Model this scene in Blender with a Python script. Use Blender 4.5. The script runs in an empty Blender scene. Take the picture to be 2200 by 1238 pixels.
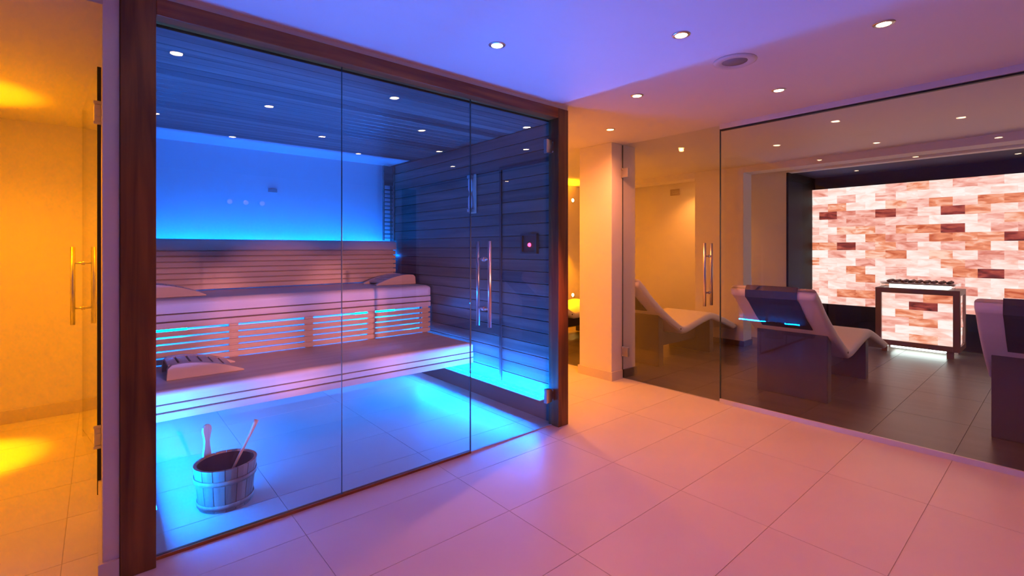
import bpy, bmesh, math, random
from mathutils import Vector, Matrix
random.seed(7)
S = bpy.context.scene
C = S.collection
PI = math.pi

# ------------------------------------------------------------------ camera
TH = math.radians(49.2813); FPX = 1031.83; CY = 535.34; CAMH = 1.3
cam = bpy.data.cameras.new('camera'); co = bpy.data.objects.new('camera', cam); C.objects.link(co)
cam.sensor_fit = 'HORIZONTAL'; cam.sensor_width = 36.0
cam.lens = 36.0 * FPX / 2200.0
cam.shift_y = -(619.0 - CY) / 2200.0
cam.clip_start = 0.02; cam.clip_end = 60
co.location = (0, 0, CAMH); co.rotation_euler = (PI / 2, 0, TH - PI / 2)
S.camera = co

# ------------------------------------------------------------------ world, exposure
w = bpy.data.worlds.new('world'); S.world = w; w.use_nodes = True
w.node_tree.nodes['Background'].inputs[0].default_value = (0.6, 0.45, 0.5, 1)
w.node_tree.nodes['Background'].inputs[1].default_value = 0.0
S.view_settings.view_transform = 'Standard'; S.view_settings.look = 'None'
S.view_settings.gamma = 1.0; S.view_settings.use_curve_mapping = False
S.view_settings.exposure = 0.0
S.cycles.use_denoising = True
S.cycles.transparent_max_bounces = 24
S.cycles.max_bounces = 7; S.cycles.diffuse_bounces = 4; S.cycles.glossy_bounces = 3; S.cycles.transmission_bounces = 2
S.cycles.caustics_reflective = False; S.cycles.caustics_refractive = False
S.cycles.sample_clamp_indirect = 4.0
S.cycles.use_adaptive_sampling = True; S.cycles.adaptive_threshold = 0.02

# light colours and strengths (the lamps themselves are built further down)
WARM = (1.0, 0.11, 0.045); WARM_W = 10.0        # main ceiling spots
AMBER = (1.0, 0.28, 0.0)                      # yellow rooms
BLUE = (0.0, 0.178, 1.0)                        # sauna light strips
STRIP_SIDE = 820.0; STRIP_BACK = 210.0; STRIP_BENCH = 95.0
SALT = 1.18

# ------------------------------------------------------------------ materials
def node_mat(name):
    m = bpy.data.materials.new(name); m.use_nodes = True
    nt = m.node_tree; b = nt.nodes['Principled BSDF']
    return m, nt, b
def plain(name, col, rough=0.5, metal=0.0, var=0.06, scale=6.0, bump=0.0, spec=0.5):
    m, nt, b = node_mat(name)
    tc = nt.nodes.new('ShaderNodeTexCoord'); n = nt.nodes.new('ShaderNodeTexNoise')
    n.inputs['Scale'].default_value = scale; n.inputs['Detail'].default_value = 5
    nt.links.new(tc.outputs['Object'], n.inputs['Vector'])
    r = nt.nodes.new('ShaderNodeValToRGB')
    c0 = [max(0, c * (1 - var)) for c in col]; c1 = [min(1, c * (1 + var)) for c in col]
    r.color_ramp.elements[0].position = 0.3; r.color_ramp.elements[1].position = 0.7
    r.color_ramp.elements[0].color = (*c0, 1); r.color_ramp.elements[1].color = (*c1, 1)
    nt.links.new(n.outputs['Fac'], r.inputs['Fac']); nt.links.new(r.outputs['Color'], b.inputs['Base Color'])
    b.inputs['Roughness'].default_value = rough; b.inputs['Metallic'].default_value = metal
    b.inputs['Specular IOR Level'].default_value = spec
    if bump:
        bp = nt.nodes.new('ShaderNodeBump'); bp.inputs['Strength'].default_value = bump
        nt.links.new(n.outputs['Fac'], bp.inputs['Height']); nt.links.new(bp.outputs['Normal'], b.inputs['Normal'])
    return m
def wood(name, c0, c1, along, rough=0.5, scale=26.0, stretch=0.05, per_piece=0.35, bump=0.15, spec=0.4):
    """grain stretched along the axis 'along'; every piece takes its own tone"""
    m, nt, b = node_mat(name)
    tc = nt.nodes.new('ShaderNodeTexCoord'); mp = nt.nodes.new('ShaderNodeMapping')
    sc = [scale] * 3; sc['xyz'.index(along)] = scale * stretch
    mp.inputs['Scale'].default_value = sc
    oi = nt.nodes.new('ShaderNodeObjectInfo')
    add = nt.nodes.new('ShaderNodeVectorMath'); add.operation = 'ADD'
    mul = nt.nodes.new('ShaderNodeMath'); mul.operation = 'MULTIPLY'; mul.inputs[1].default_value = 37.0
    nt.links.new(oi.outputs['Random'], mul.inputs[0])
    nt.links.new(tc.outputs['Object'], mp.inputs['Vector'])
    nt.links.new(mp.outputs['Vector'], add.inputs[0]); nt.links.new(mul.outputs[0], add.inputs[1])
    n = nt.nodes.new('ShaderNodeTexNoise'); n.inputs['Scale'].default_value = 1.0
    n.inputs['Detail'].default_value = 6; n.inputs['Distortion'].default_value = 0.6
    nt.links.new(add.outputs[0], n.inputs['Vector'])
    r = nt.nodes.new('ShaderNodeValToRGB')
    r.color_ramp.elements[0].position = 0.32; r.color_ramp.elements[1].position = 0.68
    r.color_ramp.elements[0].color = (*c0, 1); r.color_ramp.elements[1].color = (*c1, 1)
    nt.links.new(n.outputs['Fac'], r.inputs['Fac'])
    hs = nt.nodes.new('ShaderNodeHueSaturation')
    ma = nt.nodes.new('ShaderNodeMapRange'); ma.inputs['To Min'].default_value = 1 - per_piece; ma.inputs['To Max'].default_value = 1 + per_piece
    nt.links.new(oi.outputs['Random'], ma.inputs['Value']); nt.links.new(ma.outputs['Result'], hs.inputs['Value'])
    nt.links.new(r.outputs['Color'], hs.inputs['Color']); nt.links.new(hs.outputs['Color'], b.inputs['Base Color'])
    bp = nt.nodes.new('ShaderNodeBump'); bp.inputs['Strength'].default_value = bump; bp.inputs['Distance'].default_value = 0.002
    nt.links.new(n.outputs['Fac'], bp.inputs['Height']); nt.links.new(bp.outputs['Normal'], b.inputs['Normal'])
    b.inputs['Roughness'].default_value = rough; b.inputs['Specular IOR Level'].default_value = spec
    return m
def emit(name, col, strength, sample=True):
    m = bpy.data.materials.new(name); m.use_nodes = True; nt = m.node_tree; nt.nodes.clear()
    o = nt.nodes.new('ShaderNodeOutputMaterial'); e = nt.nodes.new('ShaderNodeEmission')
    e.inputs[0].default_value = (*col, 1); e.inputs[1].default_value = strength
    if not sample: m.cycles.emission_sampling = 'NONE'
    nt.links.new(e.outputs[0], o.inputs[0]); return m
def pane(name, tint=(1, 1, 1), ior=1.5, frost=0.0):
    """thin sheet glass: clear passage plus a Fresnel mirror reflection"""
    m = bpy.data.materials.new(name); m.use_nodes = True; nt = m.node_tree; nt.nodes.clear()
    o = nt.nodes.new('ShaderNodeOutputMaterial'); mx = nt.nodes.new('ShaderNodeMixShader')
    t = nt.nodes.new('ShaderNodeBsdfTransparent'); g = nt.nodes.new('ShaderNodeBsdfGlossy')
    f = nt.nodes.new('ShaderNodeFresnel'); f.inputs['IOR'].default_value = ior
    t.inputs[0].default_value = (*tint, 1); g.inputs['Roughness'].default_value = frost
    g.inputs['Color'].default_value = (1, 1, 1, 1)
    # the Fresnel node inverts the ratio on back faces; use the outward value on both sides
    geo = nt.nodes.new('ShaderNodeNewGeometry'); mr = nt.nodes.new('ShaderNodeMapRange')
    mr.inputs['To Min'].default_value = ior; mr.inputs['To Max'].default_value = 1.0 / ior
    nt.links.new(geo.outputs['Backfacing'], mr.inputs['Value']); nt.links.new(mr.outputs['Result'], f.inputs['IOR'])
    f2 = nt.nodes.new('ShaderNodeFresnel'); f2.inputs['IOR'].default_value = ior
    nt.links.new(f.outputs[0], mx.inputs[0]); nt.links.new(t.outputs[0], mx.inputs[1]); nt.links.new(g.outputs[0], mx.inputs[2])
    nt.nodes.remove(f2)
    nt.links.new(mx.outputs[0], o.inputs[0]); return m
def salt_mat(name, ramp, strength, vs=9.0):
    """translucent rock salt lit from behind: the brick gives off the light"""
    m = bpy.data.materials.new(name); m.use_nodes = True; nt = m.node_tree; nt.nodes.clear()
    o = nt.nodes.new('ShaderNodeOutputMaterial'); e = nt.nodes.new('ShaderNodeEmission')
    tc = nt.nodes.new('ShaderNodeTexCoord'); mp = nt.nodes.new('ShaderNodeMapping')
    oi = nt.nodes.new('ShaderNodeObjectInfo'); mul = nt.nodes.new('ShaderNodeMath'); mul.operation = 'MULTIPLY'; mul.inputs[1].default_value = 53.0
    nt.links.new(oi.outputs['Random'], mul.inputs[0])
    mp.inputs['Rotation'].default_value = (0.5, 0, 0); mp.inputs['Scale'].default_value = (vs, vs * 0.6, vs * 1.9)
    nt.links.new(tc.outputs['Object'], mp.inputs['Vector'])
    add = nt.nodes.new('ShaderNodeVectorMath'); add.operation = 'ADD'
    nt.links.new(mp.outputs[0], add.inputs[0]); nt.links.new(mul.outputs[0], add.inputs[1])
    n = nt.nodes.new('ShaderNodeTexNoise'); n.inputs['Scale'].default_value = 1.0; n.inputs['Detail'].default_value = 4; n.inputs['Distortion'].default_value = 0.8
    nt.links.new(add.outputs[0], n.inputs['Vector'])
    ad2 = nt.nodes.new('ShaderNodeMath'); ad2.operation = 'MULTIPLY_ADD'; ad2.inputs[1].default_value = 0.22; ad2.inputs[2].default_value = -0.11
    nt.links.new(oi.outputs['Random'], ad2.inputs[0])
    ad3 = nt.nodes.new('ShaderNodeMath'); ad3.operation = 'ADD'
    nt.links.new(n.outputs['Fac'], ad3.inputs[0]); nt.links.new(ad2.outputs[0], ad3.inputs[1])
    r = nt.nodes.new('ShaderNodeValToRGB'); cr = r.color_ramp
    while len(cr.elements) > 1: cr.elements.remove(cr.elements[-1])
    cr.elements[0].position = ramp[0][0]; cr.elements[0].color = (*ramp[0][1], 1)
    for p, c in ramp[1:]:
        q = cr.elements.new(p); q.color = (*c, 1)
    m.cycles.emission_sampling = 'NONE'
    nt.links.new(ad3.outputs[0], r.inputs['Fac']); nt.links.new(r.outputs['Color'], e.inputs[0])
    e.inputs[1].default_value = strength
    nt.links.new(e.outputs[0], o.inputs[0]); return m

M = {}
M['paint'] = plain('white_paint', (0.80, 0.78, 0.75), 0.75, var=0.015, scale=3)
M['ceiling'] = plain('ceiling_paint', (0.82, 0.81, 0.80), 0.55, var=0.01, scale=2)
M['tile'] = plain('pale_porcelain', (0.74, 0.70, 0.66), 0.36, var=0.035, scale=2.2, spec=0.35)
M['grout'] = plain('beige_grout', (0.56, 0.52, 0.49), 0.9, var=0.05)
M['dtile'] = wood('dark_stone_tile', (0.085, 0.070, 0.060), (0.14, 0.115, 0.10), 'y', 0.33, scale=5, stretch=0.18, per_piece=0.08, bump=0.05, spec=0.5)
M['dgrout'] = plain('dark_grout', (0.045, 0.038, 0.035), 0.9)
M['skirting'] = plain('tile_skirting', (0.68, 0.63, 0.58), 0.45, var=0.03)
M['dskirt'] = plain('dark_skirting', (0.09, 0.065, 0.055), 0.4, var=0.05)
M['cedar_z'] = wood('cedar_upright', (0.09, 0.026, 0.004), (0.26, 0.092, 0.012), 'z', 0.42, scale=22, stretch=0.07, per_piece=0.05)
M['cedar_x'] = wood('cedar_lengthwise', (0.17, 0.040, 0.004), (0.42, 0.125, 0.016), 'x', 0.42, scale=22, stretch=0.07, per_piece=0.05)
M['dark_y'] = wood('smoked_plank_wall', (0.07, 0.058, 0.052), (0.17, 0.145, 0.13), 'y', 0.38, scale=18, stretch=0.04, per_piece=0.35, spec=0.5)
M['dark_x'] = wood('smoked_plank_ceiling', (0.06, 0.05, 0.045), (0.17, 0.145, 0.13), 'x', 0.30, scale=18, stretch=0.04, per_piece=0.6, spec=0.5)
M['dark_board'] = plain('dark_kick_board', (0.06, 0.05, 0.045), 0.5)
M['aspen'] = wood('pale_aspen', (0.62, 0.47, 0.38), (0.74, 0.58, 0.47), 'x', 0.5, scale=14, stretch=0.05, per_piece=0.05, bump=0.05)
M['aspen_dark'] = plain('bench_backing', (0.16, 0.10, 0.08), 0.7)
M['panelw'] = plain('satin_back_panel', (0.66, 0.72, 0.78), 0.35, var=0.01)
M['steel'] = plain('brushed_steel', (0.66, 0.64, 0.62), 0.28, 1.0, var=0.03, scale=30)
M['alu'] = plain('aluminium_channel', (0.74, 0.74, 0.77), 0.40, 0.25, var=0.02, scale=20)
M['rubber'] = plain('black_seal', (0.012, 0.012, 0.013), 0.5)
M['glass'] = pane('sheet_glass', (0.985, 0.99, 0.995))
M['glass_sauna'] = pane('sauna_glass', (0.89, 0.965, 0.998))
M['glass_grey'] = pane('partition_glass', (0.97, 0.965, 0.96))
M['edge'] = plain('glass_edge', (0.05, 0.09, 0.10), 0.2)
M['white_pad'] = plain('white_upholstery', (0.84, 0.82, 0.81), 0.55, var=0.02, scale=40)
M['brown_leather'] = plain('dark_leather', (0.05, 0.036, 0.034), 0.42, var=0.1, scale=50, bump=0.03)
M['brown_board'] = plain('taupe_board', (0.06, 0.04, 0.035), 0.5, var=0.05)
M['fire_frame'] = plain('umber_metal_frame', (0.27, 0.16, 0.145), 0.45, var=0.06)
M['black_niche'] = plain('dark_niche_lining', (0.010, 0.005, 0.006), 0.6, var=0.1, spec=0.15)
M['plastic'] = plain('white_plastic', (0.7, 0.7, 0.7), 0.4, var=0.01)
M['grille'] = plain('grey_grille', (0.30, 0.29, 0.30), 0.6, var=0.1, scale=300)
M['vent'] = plain('beige_vent', (0.42, 0.34, 0.26), 0.6)
M['black'] = plain('black_plastic', (0.03, 0.028, 0.03), 0.4)
M['stave'] = wood('bucket_stave', (0.45, 0.31, 0.22), (0.62, 0.45, 0.34), 'z', 0.55, scale=30, stretch=0.08, per_piece=0.2)
M['bucket_dark'] = plain('dark_plastic_liner', (0.045, 0.018, 0.016), 0.45)
M['lens'] = emit('spot_lens', (1.0, 0.62, 0.36), 60.0, False)
M['lens_soft'] = emit('added_spot_lens', (1.0, 0.6, 0.4), 1.5, False)
M['lens_amber'] = emit('amber_spot_lens', (1.0, 0.62, 0.12), 60.0, False)
M['strip_side'] = emit('blue_strip_low', BLUE, STRIP_SIDE)
M['strip_back'] = emit('blue_strip_back', BLUE, STRIP_BACK)
M['strip_bench'] = emit('blue_strip_bench', BLUE, STRIP_BENCH)
M['red_led'] = emit('red_indicator', (1.0, 0.035, 0.11), 9.0, False)
M['white_led'] = emit('white_strip', (0.85, 1.0, 0.95), 6.0)
M['amber_up'] = emit('amber_lamp_glass', (1.0, 0.5, 0.05), 8.0)
M['salt_pale'] = salt_mat('salt_pale', [(0.25, (0.95, 0.50, 0.40)), (0.45, (1.0, 0.72, 0.64)), (0.66, (1, 0.92, 0.87))], SALT)
M['salt_pink'] = salt_mat('salt_pink', [(0.25, (0.68, 0.19, 0.13)), (0.45, (0.92, 0.42, 0.34)), (0.68, (1, 0.72, 0.64))], SALT)
M['salt_orange'] = salt_mat('salt_orange', [(0.25, (0.55, 0.10, 0.04)), (0.5, (0.88, 0.30, 0.16)), (0.70, (1, 0.66, 0.52))], SALT)
M['salt_dark'] = salt_mat('salt_dark', [(0.3, (0.06, 0.015, 0.015)), (0.5, (0.32, 0.05, 0.04)), (0.75, (0.62, 0.14, 0.09))], SALT)
M['salt_gap'] = emit('salt_backlight', (1.0, 0.72, 0.55), 1.0)

# ------------------------------------------------------------------ mesh helpers
def link(o, parent=None):
    C.objects.link(o)
    if parent is not None: o.parent = parent
    return o
def tag(o, label=None, cat=None, group=None, kind=None):
    if label: o['label'] = label
    if cat: o['category'] = cat
    if group: o['group'] = group
    if kind: o['kind'] = kind
    return o
def box_bm(bm, x0, x1, y0, y1, z0, z1):
    v = [bm.verts.new((x, y, z)) for x in (x0, x1) for y in (y0, y1) for z in (z0, z1)]
    for f in ((0, 1, 3, 2), (4, 6, 7, 5), (0, 4, 5, 1), (2, 3, 7, 6), (0, 2, 6, 4), (1, 5, 7, 3)):
        bm.faces.new([v[i] for i in f])
    return v
def finish(bm, name, mat, bevel=0.0, seg=2, smooth=False):
    bmesh.ops.recalc_face_normals(bm, faces=bm.faces)
    if bevel:
        bmesh.ops.bevel(bm, geom=list(bm.edges), offset=bevel, segments=seg, profile=0.5, affect='EDGES', clamp_overlap=True)
    me = bpy.data.meshes.new(name); bm.to_mesh(me); bm.free()
    for mm in (mat if isinstance(mat, (list, tuple)) else [mat]): me.materials.append(mm)
    if smooth:
        for p in me.polygons: p.use_smooth = True
    return me
def obj(name, me, parent=None, loc=(0, 0, 0), rot=(0, 0, 0)):
    o = bpy.data.objects.new(name, me); o.location = loc; o.rotation_euler = rot
    return link(o, parent)
def box(name, b, mat, parent=None, bevel=0.0, origin=None):
    """box from (x0,x1,y0,y1,z0,z1); its origin sits at the bottom centre"""
    x0, x1, y0, y1, z0, z1 = b
    c = origin or ((x0 + x1) / 2, (y0 + y1) / 2, z0)
    bm = bmesh.new(); box_bm(bm, x0 - c[0], x1 - c[0], y0 - c[1], y1 - c[1], z0 - c[2], z1 - c[2])
    o = obj(name, finish(bm, name, mat, bevel), parent)
    base = Vector(c)
    if parent is not None: base = base - parent_origin(parent)
    o.location = base
    return o
def parent_origin(p):
    v = Vector(p.location)
    while p.parent is not None:
        p = p.parent; v = v + Vector(p.location)
    return v
def empty(name, loc=(0, 0, 0)):
    o = bpy.data.objects.new(name, None); o.location = loc; o.empty_display_size = 0.1
    C.objects.link(o); return o
def boxes(name, bs, mat, parent=None, bevel=0.0, origin=(0, 0, 0)):
    bm = bmesh.new()
    for b in bs: box_bm(bm, *[b[i] - origin[i // 2] for i in range(6)])
    o = obj(name, finish(bm, name, mat, bevel), parent)
    base = Vector(origin)
    if parent is not None: base = base - parent_origin(parent)
    o.location = base
    return o
def lathe_me(name, prof, mat, n=32, smooth=True):
    bm = bmesh.new(); rings = []
    for r, z in prof:
        if r < 1e-6: rings.append([bm.verts.new((0, 0, z))])
        else: rings.append([bm.verts.new((r * math.cos(2 * PI * i / n), r * math.sin(2 * PI * i / n), z)) for i in range(n)])
    for a, b in zip(rings, rings[1:]):
        for i in range(n):
            j = (i + 1) % n
            if len(a) == 1 and len(b) > 1: bm.faces.new((a[0], b[j], b[i]))
            elif len(b) == 1 and len(a) > 1: bm.faces.new((a[i], a[j], b[0]))
            elif len(a) > 1: bm.faces.new((a[i], a[j], b[j], b[i]))
    me = finish(bm, name, mat)
    if smooth:
        for p in me.polygons: p.use_smooth = True
    return me
def tube_me(name, pts, r, mat, n=12, radii=None, smooth=True):
    bm = bmesh.new(); P = [Vector(p) for p in pts]; rings = []
    for i, p in enumerate(P):
        d = (P[min(i + 1, len(P) - 1)] - P[max(i - 1, 0)]).normalized()
        u = d.orthogonal().normalized() if i == 0 else (u - d * u.dot(d)).normalized()
        v = d.cross(u); rr = radii[i] if radii else r
        rings.append([bm.verts.new(p + (u * math.cos(2 * PI * k / n) + v * math.sin(2 * PI * k / n)) * rr) for k in range(n)])
    for a, b in zip(rings, rings[1:]):
        for k in range(n): bm.faces.new((a[k], a[(k + 1) % n], b[(k + 1) % n], b[k]))
    bm.faces.new(rings[0][::-1]); bm.faces.new(rings[-1])
    me = finish(bm, name, mat)
    if smooth:
        for p in me.polygons: p.use_smooth = len(p.vertices) == 4
    return me
def prism_me(name, poly, h0, h1, mat, axis='y', bevel=0.0, smooth=False):
    """polygon in the plane across 'axis', drawn out from h0 to h1"""
    bm = bmesh.new()
    def P(a, b, h): return {'y': (a, h, b), 'x': (h, a, b), 'z': (a, b, h)}[axis]
    A = [bm.verts.new(P(a, b, h0)) for a, b in poly]; B = [bm.verts.new(P(a, b, h1)) for a, b in poly]
    bm.faces.new(A); bm.faces.new(B[::-1]); n = len(poly)
    for i in range(n): bm.faces.new((A[i], B[i], B[(i + 1) % n], A[(i + 1) % n]))
    return finish(bm, name, mat, bevel, smooth=smooth)

# ------------------------------------------------------------------ room constants
CZ = 2.353                      # main ceiling
GY = 2.496                      # sauna glass
SX0, SX1 = 0.13, 2.56           # sauna inside, side walls
SZ = 2.245                      # sauna ceiling underside
PX = 4.0                        # partition glass
def structure(o, label): return tag(o, label, None, None, 'structure')

# ---- floors: individual tiles on a grouted slab
def tile_field(parent, xs, ys, mat, gap=0.0014, z0=-0.012, z1=0.0, name='tile'):
    cache = {}
    for x0, x1 in zip(xs, xs[1:]):
        for y0, y1 in zip(ys, ys[1:]):
            k = (round(x1 - x0, 3), round(y1 - y0, 3))
            if k not in cache:
                bm = bmesh.new(); box_bm(bm, -k[0] / 2 + gap, k[0] / 2 - gap, -k[1] / 2 + gap, k[1] / 2 - gap, z0, z1)
                cache[k] = finish(bm, name, mat)
            obj(name, cache[k], parent, Vector(((x0 + x1) / 2, (y0 + y1) / 2, 0)) - parent_origin(parent))
fl = box('floor', (-2.4, 4.012, -2.6, 6.0, -0.10, -0.003), M['grout'])
structure(fl, 'pale porcelain tile floor running from the passage into the blue sauna')
ys = [0.472 + 0.448 * k for k in range(-3, 12)]
tile_field(fl, [-0.945, -0.115, 0.715, 1.545, 2.375, 3.2, 4.008], [y for y in ys], M['tile'])
tile_field(fl, [-2.4, -1.775, -0.945], ys, M['tile'])
tile_field(fl, [-0.945, -0.115, 0.715, 1.545, 2.375, 3.2, 4.008], [-2.6, -2.216, -1.768, -1.32, -0.872], M['tile'])
fd = box('floor', (4.012, 8.5, -2.0, 6.0, -0.10, -0.003), M['dgrout'])
structure(fd, 'dark stone tile floor of the relaxation room behind the glass')
tile_field(fd, [4.016, 4.86, 5.69, 6.52, 7.35, 8.3], [0.48 + 0.448 * k for k in range(-4, 12)], M['dtile'])

# ---- ceilings
ce = box('ceiling', (-2.4, 4.72, -2.6, 6.0, CZ, CZ + 0.12), M['ceiling']); structure(ce, 'smooth white ceiling of the passage with recessed spots')
ce2 = box('ceiling', (4.72, 8.5, -2.0, 6.0, 2.40, 2.5), M['ceiling']); structure(ce2, 'ceiling of the relaxation room behind the glass partition')
ce3 = box('ceiling', (-1.0, 0.02, 2.50, 5.25, 2.27, 2.35), M['ceiling']); structure(ce3, 'low amber lit ceiling of the room behind the open glass door')

# ---- passage walls
W = [('wall_rear', (-2.4, 4.0, -2.7, -2.6, 0, CZ), 'white wall of the passage opposite the sauna'),
     ('wall_side', (-2.5, -2.4, -2.6, 2.6, 0, CZ), 'white end wall of the passage'),
     ('wall_passage', (-2.4, -0.95, 2.45, 2.55, 0, CZ), 'white wall beside the opening to the amber room'),
     ('wall_amber_side', (-0.86, -0.76, 2.55, 5.2, 0, 2.27), 'left wall of the amber lit room'),
     ('wall_amber_back', (-0.86, 0.02, 5.16, 5.26, 0, 2.27), 'rear wall of the amber lit room behind the open glass door'),
     ('wall_sauna_outer', (0.012, 0.062, 2.445, 5.25, 0, CZ), 'narrow white wall end between amber room and sauna post'),
     ('wall_corridor', (2.60, 2.66, 2.56, 5.6, 0, CZ), 'outer side wall of the sauna along the corridor'),
     ('wall_end', (2.60, 8.5, 5.65, 5.75, 0, 2.42), 'amber lit end wall beyond the corridor')]
for n, b, l in W: structure(box(n, b, M['paint']), l)
col = structure(box('wall_pillar', (3.828, 4.222, 2.944, 3.36, 0, CZ), M['paint'], bevel=0.004), 'white pillar between the corridor and the glass partition door')
structure(boxes('baseboard_pillar', [(3.814, 3.828, 2.930, 3.374, 0, 0.088), (3.828, 3.99, 2.930, 2.944, 0, 0.088), (3.828, 3.99, 3.36, 3.374, 0, 0.088)], M['skirting'], bevel=0.002), 'pale tile skirting around the foot of the pillar')
structure(boxes('baseboard_pillar_inner', [(4.012, 4.236, 2.930, 2.944, 0, 0.085), (4.222, 4.236, 2.944, 3.374, 0, 0.085)], M['dskirt'], bevel=0.002), 'dark skirting on the pillar inside the relaxation room')
structure(box('baseboard_amber', (-0.76, 0.012, 5.145, 5.16, 0, 0.10), M['skirting'], bevel=0.002), 'skirting along the rear wall of the amber room')
structure(boxes('baseboard_wall_end', [(-0.002, 0.062, 2.431, 2.445, 0, 0.085), (-0.002, 0.012, 2.445, 5.145, 0, 0.085)], M['skirting'], bevel=0.002), 'tile skirting at the white wall end left of the sauna post')

# ------------------------------------------------------------------ sauna shell
fr = empty('trim_1', (1.35, 2.45, 0)); structure(fr, 'dark red cedar frame around the sauna glass front')
box('post', (0.064, 0.178, 2.428, 2.53, 0, 2.328), M['cedar_z'], fr, 0.003)
box('post', (2.536, 2.641, 2.428, 2.53, 0, 2.328), M['cedar_z'], fr, 0.003)
box('head_beam', (0.178, 2.536, 2.428, 2.53, 2.256, 2.328), M['cedar_x'], fr, 0.003)
box('sill', (0.178, 1.797, 2.484, 2.512, 0, 0.014), M['cedar_x'], fr, 0.002)
structure(box('trim_2', (0.064, 2.641, 2.436, 2.56, 2.328, CZ), M['paint']), 'slim white filler strip between cedar beam and ceiling')

def planks_x(parent, x, dx, y0, y1, z0, z1, n, mat):
    """horizontal planks lying on a side wall"""
    h = (z1 - z0) / n; bm = bmesh.new()
    box_bm(bm, min(0, dx), max(0, dx), -(y1 - y0) / 2, (y1 - y0) / 2, 0.0015, h - 0.0035)
    me = finish(bm, 'plank', mat, 0.0015, 1)
    for k in range(n):
        obj('plank', me, parent, Vector((x, (y0 + y1) / 2, z0 + k * h)) - parent_origin(parent))
wr = structure(box('wall_right', (2.575, 2.60, 2.53, 5.25, 0, CZ - .02), M['dark_board']), 'dark smoked plank side wall of the sauna beside the glass door')
planks_x(wr, 2.575, -0.015, 2.53, 5.10, 0.195, SZ, 22, M['dark_y'])
wl = structure(box('wall_left', (0.064, 0.115, 2.53, 5.25, 0, CZ - .02), M['dark_board']), 'dark smoked plank side wall of the sauna behind the left post')
planks_x(wl, 0.115, 0.015, 2.53, 5.10, 0.195, SZ, 22, M['dark_y'])
# door leaf outline in the right wall (flush hatch)
hat = empty('trim_3', (2.555, 2.83, 0.2)); structure(hat, 'dark edge strips of a flush hatch in the smoked plank wall')
box('edge_strip', (2.548, 2.56, 3.10, 3.125, 0.2, 1.985), M['black'], hat)
box('edge_strip', (2.548, 2.56, 2.54, 3.10, 1.96, 1.985), M['black'], hat)
sc_ = structure(box('ceiling', (0.115, 2.575, 2.53, 4.61, SZ + 0.015, SZ + 0.03), M['dark_board']), 'dark smoked plank ceiling inside the sauna')
bm = bmesh.new(); box_bm(bm, -1.23, 1.23, 0.002, 0.092, 0, 0.015); plm = finish(bm, 'plank', M['dark_x'], 0.0015, 1)
for k in range(22):
    obj('plank', plm, sc_, Vector((1.345, 2.532 + k * 0.0943, SZ)) - parent_origin(sc_))
structure(box('ceiling', (0.115, 2.575, 4.61, 5.25, 2.264, 2.30), M['panelw']), 'recess above the sauna back panel')
bk = structure(box('wall_back', (0.115, 2.575, 5.17, 5.25, 0, 2.264), M['panelw']), 'smooth pale back panel of the sauna glowing blue')
box('screw_plate', (1.27, 1.35, 5.158, 5.17, 1.865, 1.897), M['grille'], bk)

# slatted corner screen right of the panel
scr = empty('slat_screen', (2.50, 5.0, 1.40)); tag(scr, 'small slatted wooden corner screen beside the glowing back panel', 'screen')
for k in range(13):
    z = 1.420 + k * 0.0455
    box('slat', (2.44, 2.547 , 5.045, 5.06, z, z + 0.011), M['dark_x'], scr, 0.001)
box('head_panel', (2.44, 2.547, 5.045, 5.06, 2.02, 2.24), M['dark_x'], scr)
obj('stile', prism_me('stile', [(2.547 - 2.5, 0.0), (2.556 - 2.5, 0.0), (2.556 - 2.5, 0.84), (2.547 - 2.5, 0.84)], 0.02, 0.062, M['dark_x'], 'y'), scr)
box('stile', (2.428, 2.44, 5.03, 5.062, 1.40, 2.24), M['dark_x'], scr)

# ------------------------------------------------------------------ light strips of the sauna
def strip(name, b, mat, label, group):
    o = empty(name, ((b[0] + b[1]) / 2, (b[2] + b[3]) / 2, b[4])); tag(o, label, 'light strip', group)
    box('diffuser', b, mat, o)
    return o
s1 = strip('light_strip', (2.500, 2.530, 2.60, 4.40, 0.172, 0.182), M['strip_side'], 'blue light strip low on the right plank wall of the sauna', 'sauna light strips')
box('carrier', (2.498, 2.575, 2.58, 4.42, 0.162, 0.171), M['alu'], s1)
s2 = strip('light_strip', (0.160, 0.190, 2.60, 4.40, 0.172, 0.182), M['strip_side'], 'blue light strip low on the left plank wall behind the cedar post', 'sauna light strips')
box('carrier', (0.115, 0.192, 2.58, 4.42, 0.162, 0.171), M['alu'], s2)
s3 = strip('light_strip', (0.16, 2.53, 5.02, 5.035, 1.215, 1.23), M['strip_back'], 'blue light strip hidden behind the top of the sauna backrest', 'sauna light strips')
box('carrier', (0.15, 2.54, 5.01, 5.04, 1.20, 1.215), M['alu'], s3)
s4 = strip('light_strip', (0.16, 2.52, 4.30, 4.315, 0.812, 0.824), M['strip_bench'], 'blue light strip glowing through the grille under the upper bench', 'sauna light strips')
box('carrier', (0.15, 2.53, 4.295, 4.32, 0.824, 0.834), M['alu'], s4)
for xa, xb in ((0.16, 0.50), (1.80, 2.19)): box('led_module', (xa, xb, 4.30, 4.312, 0.690, 0.716), M['strip_bench'], s4)

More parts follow.
